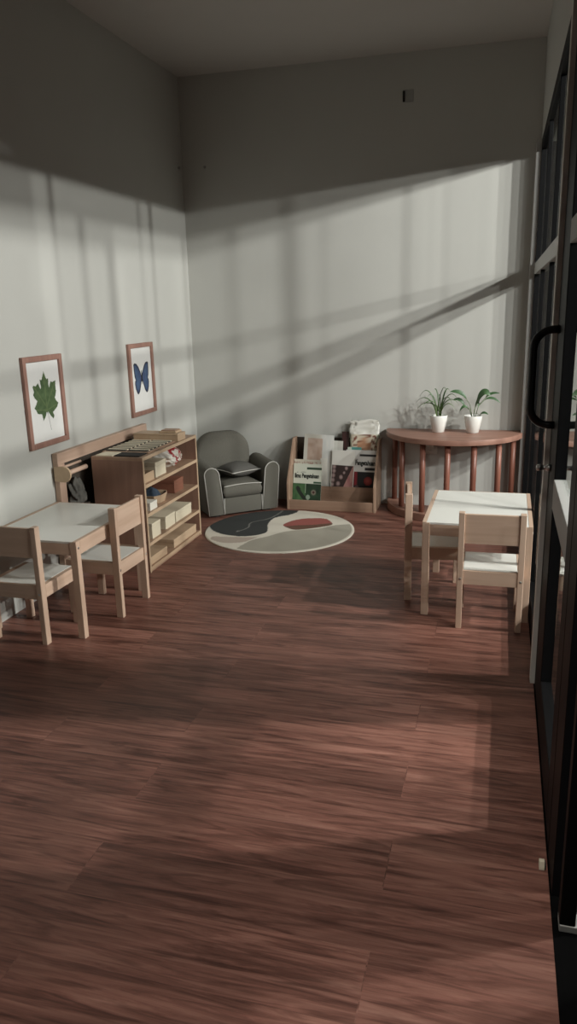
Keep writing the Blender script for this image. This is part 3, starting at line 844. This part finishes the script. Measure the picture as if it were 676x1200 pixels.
W_ = (.66, .66, .60)
def c_green(u, v):
    if v > .45:
        if .84 < v < .90 and u > .48: return (.03, .06, .035)
        if .47 < v < .52 and u > .72: return (.035, .085, .045)
        if .745 < v < .785 and .10 < u < .44 and blur(u*60, v*60) > .45: return (.30, .33, .28)
        return (.60, .63, .54)
    if abs(u-.45) < .012 and v > .2: return (.40, .50, .36)
    if u < .45:
        k = blur(u*9, v*9)
        c = mixc((.03, .09, .035), (.08, .17, .07), k)
        if seg_dist(u, v, [(.17, .32), (.24, .22), (.34, .12), (.45, .03)]) < .06: c = (.018, .026, .018)
        if math.hypot((u-.2), (v-.3)) < .07: c = (.015, .022, .018)
        return c
    k = blur(u*8+3, v*8)
    c = mixc((.008, .022, .012), (.025, .06, .03), k)
    d = math.hypot(u-.74, (v-.22)*1.2)
    if d < .11: c = mixc((.25, .22, .17), c, max(0, (d-.05)/.06))
    if d < .045: c = (.06, .02, .02)
    if math.hypot(u-.55, v-.08) < .07: c = (.28, .36, .28)
    return c
b1 = book('magazine', 'green-covered magazine in the lower tier at the left of the book display', 'magazine', .900, -.192, .048, .208, .262, .006, 11, c_green, roll=1.0)
text_mesh('Ilmu', .046, .034, b1, -.104+.208*.05, -.0066, .262*.605, bold=.05)
text_mesh('Pengetahuan', .125, .043, b1, -.104+.208*.31, -.0066, .262*.572, bold=.05)

def c_pinkpaper(u, v):
    if v < .80: return W_
    k = blur(u*26, v*40)
    if math.hypot(u-.62, (v-.82)*1.3) < .10: return (.33, .12, .09)
    if v < .93 and k > .5: return (.40, .27, .22)
    return (.58, .55, .46)
book('booklet', 'pale booklet with red print showing above the green magazine', 'booklet', .892, -.143, .1045, .20, .228, .004, 6, c_pinkpaper, roll=1.5)
def c_map(u, v):
    if .13 < u < .62 and .30 < v < .93:
        k = blur(u*12, v*16)
        return mixc((.50, .35, .27), (.62, .50, .42), k)
    if u > .60: return mixc((.58, .60, .58), (.68, .68, .64), blur(u*14, v*7))
    if seg_dist(u, v, [(0, .22), (.60, .36)]) < .012: return (.06, .06, .05)
    return (.66, .65, .58)
book('paper_chart', 'large folded paper chart with a pink panel at the display\'s left rear', 'paper', .958, -.128, .1045, .218, .405, .003, 6, c_map, roll=3.0, curl=.006)
book('paper_sheet', 'narrow white paper sheet standing between the chart and the berry picture', 'paper', 1.022, -.136, .1045, .050, .24, .0015, 6, lambda u, v: (.70, .69, .63), roll=-2)
book('booklet', 'white booklet rising behind the berry picture beside the chart', 'booklet', 1.095, -.116, .1045, .085, .365, .006, 6, lambda u, v: (.63, .63, .58) if u < .55 else (.56, .55, .50), roll=2)
def c_berry(u, v):
    if not (.12 < v < .64 and .02 < u < .97): return (.70, .69, .64)
    c = (.040, .024, .022)
    if (u-.52)+.0 > (v-.10)*.75+.02 and u > .50: c = mixc((.33, .13, .13), (.42, .24, .21), blur(u*9, v*14))
    for cu, cv, r in ((.12,.60,.085),(.12,.50,.085),(.10,.39,.085),(.09,.28,.085),(.07,.17,.08),(.33,.20,.09),(.44,.36,.085),(.66,.58,.07),(.57,.47,.055)):
        d = math.hypot(u-cu, (v-cv)*1.5)
        if d < r: c = mixc((.46, .36, .34), (.16, .10, .10), d/r)
    return c
def c_black(u, v):
    if v > .50:
        if .85 < v < .905 and u > .44: return (.018, .018, .018)
        if .535 < v < .59 and u > .62: return (.018, .018, .018)
        if .76 < v < .80 and .26 < u < .40 and blur(u*60, v*60) > .4: return (.3, .3, .28)
        return (.64, .63, .60)
    c = (.012, .012, .013)
    d = math.hypot(u-.74, (v-.28)*1.35)
    if d < .14: c = mixc((.48, .10, .08), (.22, .015, .02), d/.14)
    if u < .40 and v > .14 and abs(u-.33) < .075: c = mixc((.30, .03, .04), (.12, .01, .02), abs(u-.33)/.075)
    d2 = math.hypot(u-.37, (v-.11)*1.35)
    if d2 < .10: c = mixc((.20, .13, .13), (.05, .02, .02), d2/.10)
    if v < .12 and .5 < u < .80: c = (.22, .13, .10)
    return c
b7 = book('magazine', 'black-covered magazine with a red ball picture at the right of the book display', 'magazine', 1.283, -.1335, .1045, .220, .305, .006, 6, c_black, roll=1.0)
text_mesh('Ilmu', .036, .032, b7, -.110+.220*.08, -.0066, .305*.645, bold=.03)
text_mesh('Pengetahuan', .142, .046, b7, -.110+.220*.31, -.0066, .305*.612, bold=.05)
book('magazine', 'white magazine with a picture of frosted berries in the middle of the book display', 'magazine', 1.149, -.1435, .1045, .165, .300, .006, 6, c_berry, roll=2.5)
book('picture_book', 'dark red picture book showing beside the snack bag at the rear of the display', 'book', 1.162, -.090, .1045, .050, .430, .010, 6, lambda u, v: (.05, .018, .016) if blur(u*9, v*9) > .4 else (.02, .018, .018))
book('plastic_folder', 'teal plastic folder peeping up behind the berry magazine', 'folder', 1.235, -.122, .1045, .100, .325, .004, 6, lambda u, v: (.10, .30, .27) if u > .3 else (.50, .58, .50))
# snack bag
def snackcol(c):
    u, v = (c.x+.105)/.21, c.z/.50
    if v > .83: return mixc((.40, .38, .33), (.76, .75, .70), blur(u*11+4, v*26))
    d = math.hypot((u-.5)*1.1, (v-.67)*2.2)
    k = blur(u*17, v*34)
    if d < .25: return mixc((.40, .19, .10), (.58, .36, .24), k)
    if d < .52 and k > .56: return (.20, .075, .05)
    if u > .9 or u < .06: return (.50, .52, .40)
    return (.64, .58, .46)
m = MB()
PROF = [(0, .090, .020), (.02, .100, .028), (.10, .102, .030), (.30, .102, .028), (.40, .103, .028), (.415, .104, .030), (.430, .106, .022), (.455, .108, .016), (.478, .104, .010), (.50, .100, .007), (.512, .096, .004)]
def bagpt(u, v):
    t_ = v*(len(PROF)-1); i0 = min(int(t_), len(PROF)-2); f_ = t_-i0
    z, hx_, hy_ = [PROF[i0][k]*(1-f_)+PROF[i0+1][k]*f_ for k in range(3)]
    a = 2*PI*u; ca, sa = math.cos(a), math.sin(a)
    x = hx_*math.copysign(abs(ca)**.35, ca); y = hy_*math.copysign(abs(sa)**.5, sa)
    back = max(0, z-.41)*.20
    cr = .006+.016*max(0, z-.40)/.1
    n_ = blur(x*60+3, z*55+y*30)-.5
    return (x+n_*cr*.8, y+back+n_*cr*.7, max(0, z+cr*.6*(blur(x*45+9, y*40+z*20)-.5)*(z > .40)))
m.grid(bagpt, 72, 80, closed_u=True)
bmesh.ops.holes_fill(m.bm, edges=[e for e in m.bm.edges if e.is_boundary])
o = m.build('snack_bag', 'bag', None, smooth=True, loc=(1.300, -.052, .1045), color=snackcol)
o.rotation_euler = (math.radians(0), 0, math.radians(3))
tag(o, 'crumpled snack bag with a cookie picture standing tallest in the book display', 'bag')

# ------------------------------------------------------------------ half-round table
HX, HY, HT = 1.920, -.012, .557
t = thing('half_round_table', 'reddish brown half-round side table with round spindles against the back wall', 'table', (HX, HY, 0))
def half(r, n=40, y0=0.0, sx=1.0): return [(r*math.cos(a), y0-r*sx*math.sin(a)) for a in [PI*k/n for k in range(n+1)]]
MB().prism(half(.466, sx=1.02), (HT-.036, HT), lambda u, v, w: (u, v, w)).build('tabletop', 'table_red', t, .004, segs=3)
bx('under_block', 'table_red', t, -.10, .14, -.36, -.30, HT-.056, HT-.0365, .003)
ring = [(x, y) for x, y in half(.455)] + [(x, y) for x, y in half(.350)][::-1]
rm = MB()
o1 = half(.455); o2 = half(.350)
for z in (0, .052):
    pass
A0 = [rm.bm.verts.new((x, y, 0)) for x, y in o1]; A1 = [rm.bm.verts.new((x, y, .052)) for x, y in o1]
B0 = [rm.bm.verts.new((x, y, 0)) for x, y in o2]; B1 = [rm.bm.verts.new((x, y, .052)) for x, y in o2]
for i in range(len(o1)-1):
    rm.bm.faces.new((A0[i], A0[i+1], A1[i+1], A1[i])); rm.bm.faces.new((B0[i], B1[i], B1[i+1], B0[i+1]))
    rm.bm.faces.new((A1[i], A1[i+1], B1[i+1], B1[i])); rm.bm.faces.new((A0[i], B0[i], B0[i+1], A0[i+1]))
for i in (0, -1): rm.bm.faces.new((A0[i], A1[i], B1[i], B0[i]))
rm.build('base_ring', 'table_red', t, .003)
for deg in (184, 216, 244, 268, 292, 319, 350):
    a = math.radians(deg)
    x, y = .405*math.cos(a), min(-.022, .405*math.sin(a))
    MB().lathe([(.019, .0525), (.0195, .30), (.019, HT-.0365)], (x, y, 0), 18).build('spindle', 'spindle', t, smooth=True)

# ------------------------------------------------------------------ potted plants
def ribbon(m, pts, wfn, roll=0., fold=.12, n=14):
    """bezier ribbon through 4 control points"""
    P = [Vector(p) for p in pts]
    rows = []
    for i in range(n+1):
        s = i/n
        q = (1-s)**3*P[0]+3*(1-s)**2*s*P[1]+3*(1-s)*s*s*P[2]+s**3*P[3]
        d = (3*(1-s)**2*(P[1]-P[0])+6*(1-s)*s*(P[2]-P[1])+3*s*s*(P[3]-P[2])).normalized()
        side = d.cross(Vector((0, 0, 1)))
        if side.length < .05: side = d.cross(Vector((1, .3, 0)))
        side.normalize(); up = side.cross(d).normalized()
        if up.z < 0: up = -up
        side = side*math.cos(roll)+up*math.sin(roll)*(1 if side.y > 0 else -1); up = side.cross(d).normalized()
        w = wfn(s)
        rows.append([m.bm.verts.new(q-side*w+up*w*fold*2), m.bm.verts.new(q), m.bm.verts.new(q+side*w+up*w*fold*2)])
    for a, b in zip(rows, rows[1:]):
        for k in range(2): m.bm.faces.new((a[k], a[k+1], b[k+1], b[k]))
def pot(t, r=.060, h=.114):
    MB().lathe([(r*.60, 0), (r*.66, .002), (r*.93, h*.72), (r, h), (r*.985, h+.0015), (r*.93, h), (r*.88, h*.86), (r*.86, h*.80)], seg=36).build('pot', 'ceramic', t, smooth=True)
    MB().lathe([(r*.86, h*.84), (r*.6, h*.90), (.004, h*.92)], seg=28).build('soil', 'soil', t, smooth=True)
t = thing('potted_plant', 'spider plant with thin arching leaves in a white pot, left on the half-round table', 'plant', (1.822, -.145, HT+.0005))
pot(t)
m = MB(); random.seed(4); PH = .105
tips = [(-.085, .19, -.02), (-.105, .125, .0), (-.095, .08, -.03), (-.06, .15, .03), (.035, .215, -.02), (.05, .20, .04), (.085, .16, -.02),
        (.09, .11, .0), (.075, .075, -.03), (-.03, .20, .03), (.06, .135, -.05), (-.07, .10, -.06), (.0, .16, -.05)]
for k, (dx, dz, dy) in enumerate(tips):
    b = Vector((random.uniform(-.014, .014), random.uniform(-.014, .014), .100))
    dx *= 1.5; tip = Vector((dx, dy, .100+dz*.72))
    c1 = b+Vector((dx*.12, dy*.1, .07+dz*.40)); c2 = Vector((dx*.66, dy*.6, .105+dz*1.02+.045))
    ww = random.uniform(.0050, .0068)
    ribbon(m, [b, c1, c2, tip], lambda s: ww*(1.0-.95*s**2.2), roll=.7)
def spcol(c):
    k = min(1, max(0, (c.z-.09)/.14))
    return mixc((.20, .27, .11), (.07, .125, .05), k)
m.build('foliage', 'leaf', t, smooth=True, color=spcol)
t = thing('potted_plant', 'plant with few broad leaves in a white pot, right on the half-round table', 'plant', (2.050, -.145, HT+.0005))
pot(t)
m = MB(); st = MB()
#     stem end (x,y,z)         leaf control    leaf tip         half width
LV = [((-.050, .0, .215), (-.085, -.01, .275), (-.155, -.02, .262), .017),
      ((-.060, .01, .165), (-.085, .01, .225), (-.135, .01, .205), .013),
      ((.022, -.02, .185), (.060, -.03, .305), (.105, -.035, .238), .026),
      ((.012, .02, .155), (.035, .015, .245), (.030, -.01, .160), .018),
      ((.075, .01, .220), (.105, .01, .262), (.165, .01, .250), .010),
      ((.070, .015, .205), (.115, .02, .240), (.172, .02, .185), .010),
      ((.045, -.02, .110), (.065, -.03, .140), (.098, -.035, .115), .009),
      ((-.035, -.02, .150), (-.06, -.03, .19), (-.088, -.03, .135), .011)]
for e, c, tip, hwid in LV:
    dz_ = Vector((0, 0, .012)); b = Vector((e[0]*.15, e[1]*.2, .100)); e = Vector(e)+dz_; c = Vector(c)+dz_; tip = Vector(tip)+dz_; hwid *= .95
    mid = (b+e)/2+Vector((-(e.x)*.12, 0, .02))
    st.tube([b, mid, e, e+(c-e)*.3], [.0024, .0021, .0018, .0012], 6)
    ribbon(m, [e, e+(c-e)*.7, c+(tip-c)*.35, tip], lambda s: hwid*max(.03, math.sin(PI*min(1, (s*.93+.05)))**.8), roll=.95, fold=.12)
m.build('foliage', 'leaf', t, smooth=True, color=lambda c: mixc((.030, .085, .032), (.075, .15, .06), blur(c.x*40, c.z*40)))
st.build('stems', 'leaf', t, smooth=True, color=lambda c: (.10, .16, .06))

# ------------------------------------------------------------------ light: downlights in the corridor beyond the glass
def lamp(x, y, z, energy, size=.05, col=(1, .98, .94)):
    l = bpy.data.lights.new('corridor_lamp', 'POINT'); l.energy = energy; l.shadow_soft_size = size; l.color = col
    o = bpy.data.objects.new('corridor_lamp', l); COL.objects.link(o); o.location = (x, y, z)
    return o
for x, y, e, sz in LAMPS: lamp(x, y, 2.86, e, sz)
sl = bpy.data.lights.new('foreground_fill_spot', 'SPOT'); sl.energy = FILL; sl.shadow_soft_size = .25; sl.spot_size = math.radians(100); sl.spot_blend = 1.0; sl.color = (1, .96, .90)  # added fill spot without a known fixture; brightens the foreground floor
so = bpy.data.objects.new('foreground_fill_spot', sl); COL.objects.link(so); so.location = (2.2, -4.45, 2.9)
w = bpy.data.worlds.new('night'); scene.world = w; w.use_nodes = True
bg = w.node_tree.nodes['Background']; bg.inputs['Color'].default_value = (.9, 1, .95, 1); bg.inputs['Strength'].default_value = WORLD

# ------------------------------------------------------------------ camera
f_px, pitch, yaw, roll = 892.4, -.2634, .2727, -.0251
cp, sp = math.cos(pitch), math.sin(pitch)
Fv = Vector((-math.sin(yaw)*cp, math.cos(yaw)*cp, sp)); Rv = Vector((math.cos(yaw), math.sin(yaw), 0)); Uv = Rv.cross(Fv)
R2 = Rv*math.cos(roll)+Uv*math.sin(roll); U2 = -Rv*math.sin(roll)+Uv*math.cos(roll)
cam = bpy.data.cameras.new('camera'); co = bpy.data.objects.new('camera', cam); COL.objects.link(co)
co.matrix_world = Matrix(((R2.x, U2.x, -Fv.x, 2.2133), (R2.y, U2.y, -Fv.y, -5.3799), (R2.z, U2.z, -Fv.z, 1.4066), (0, 0, 0, 1)))
cam.sensor_fit = 'VERTICAL'; cam.sensor_height = 24; cam.sensor_width = 24*676/1200
cam.lens = f_px/1200*24
cam.clip_start = .02
scene.camera = co
scene.view_settings.view_transform = 'Standard'
scene.view_settings.look = 'None'
scene.view_settings.exposure = EXPO
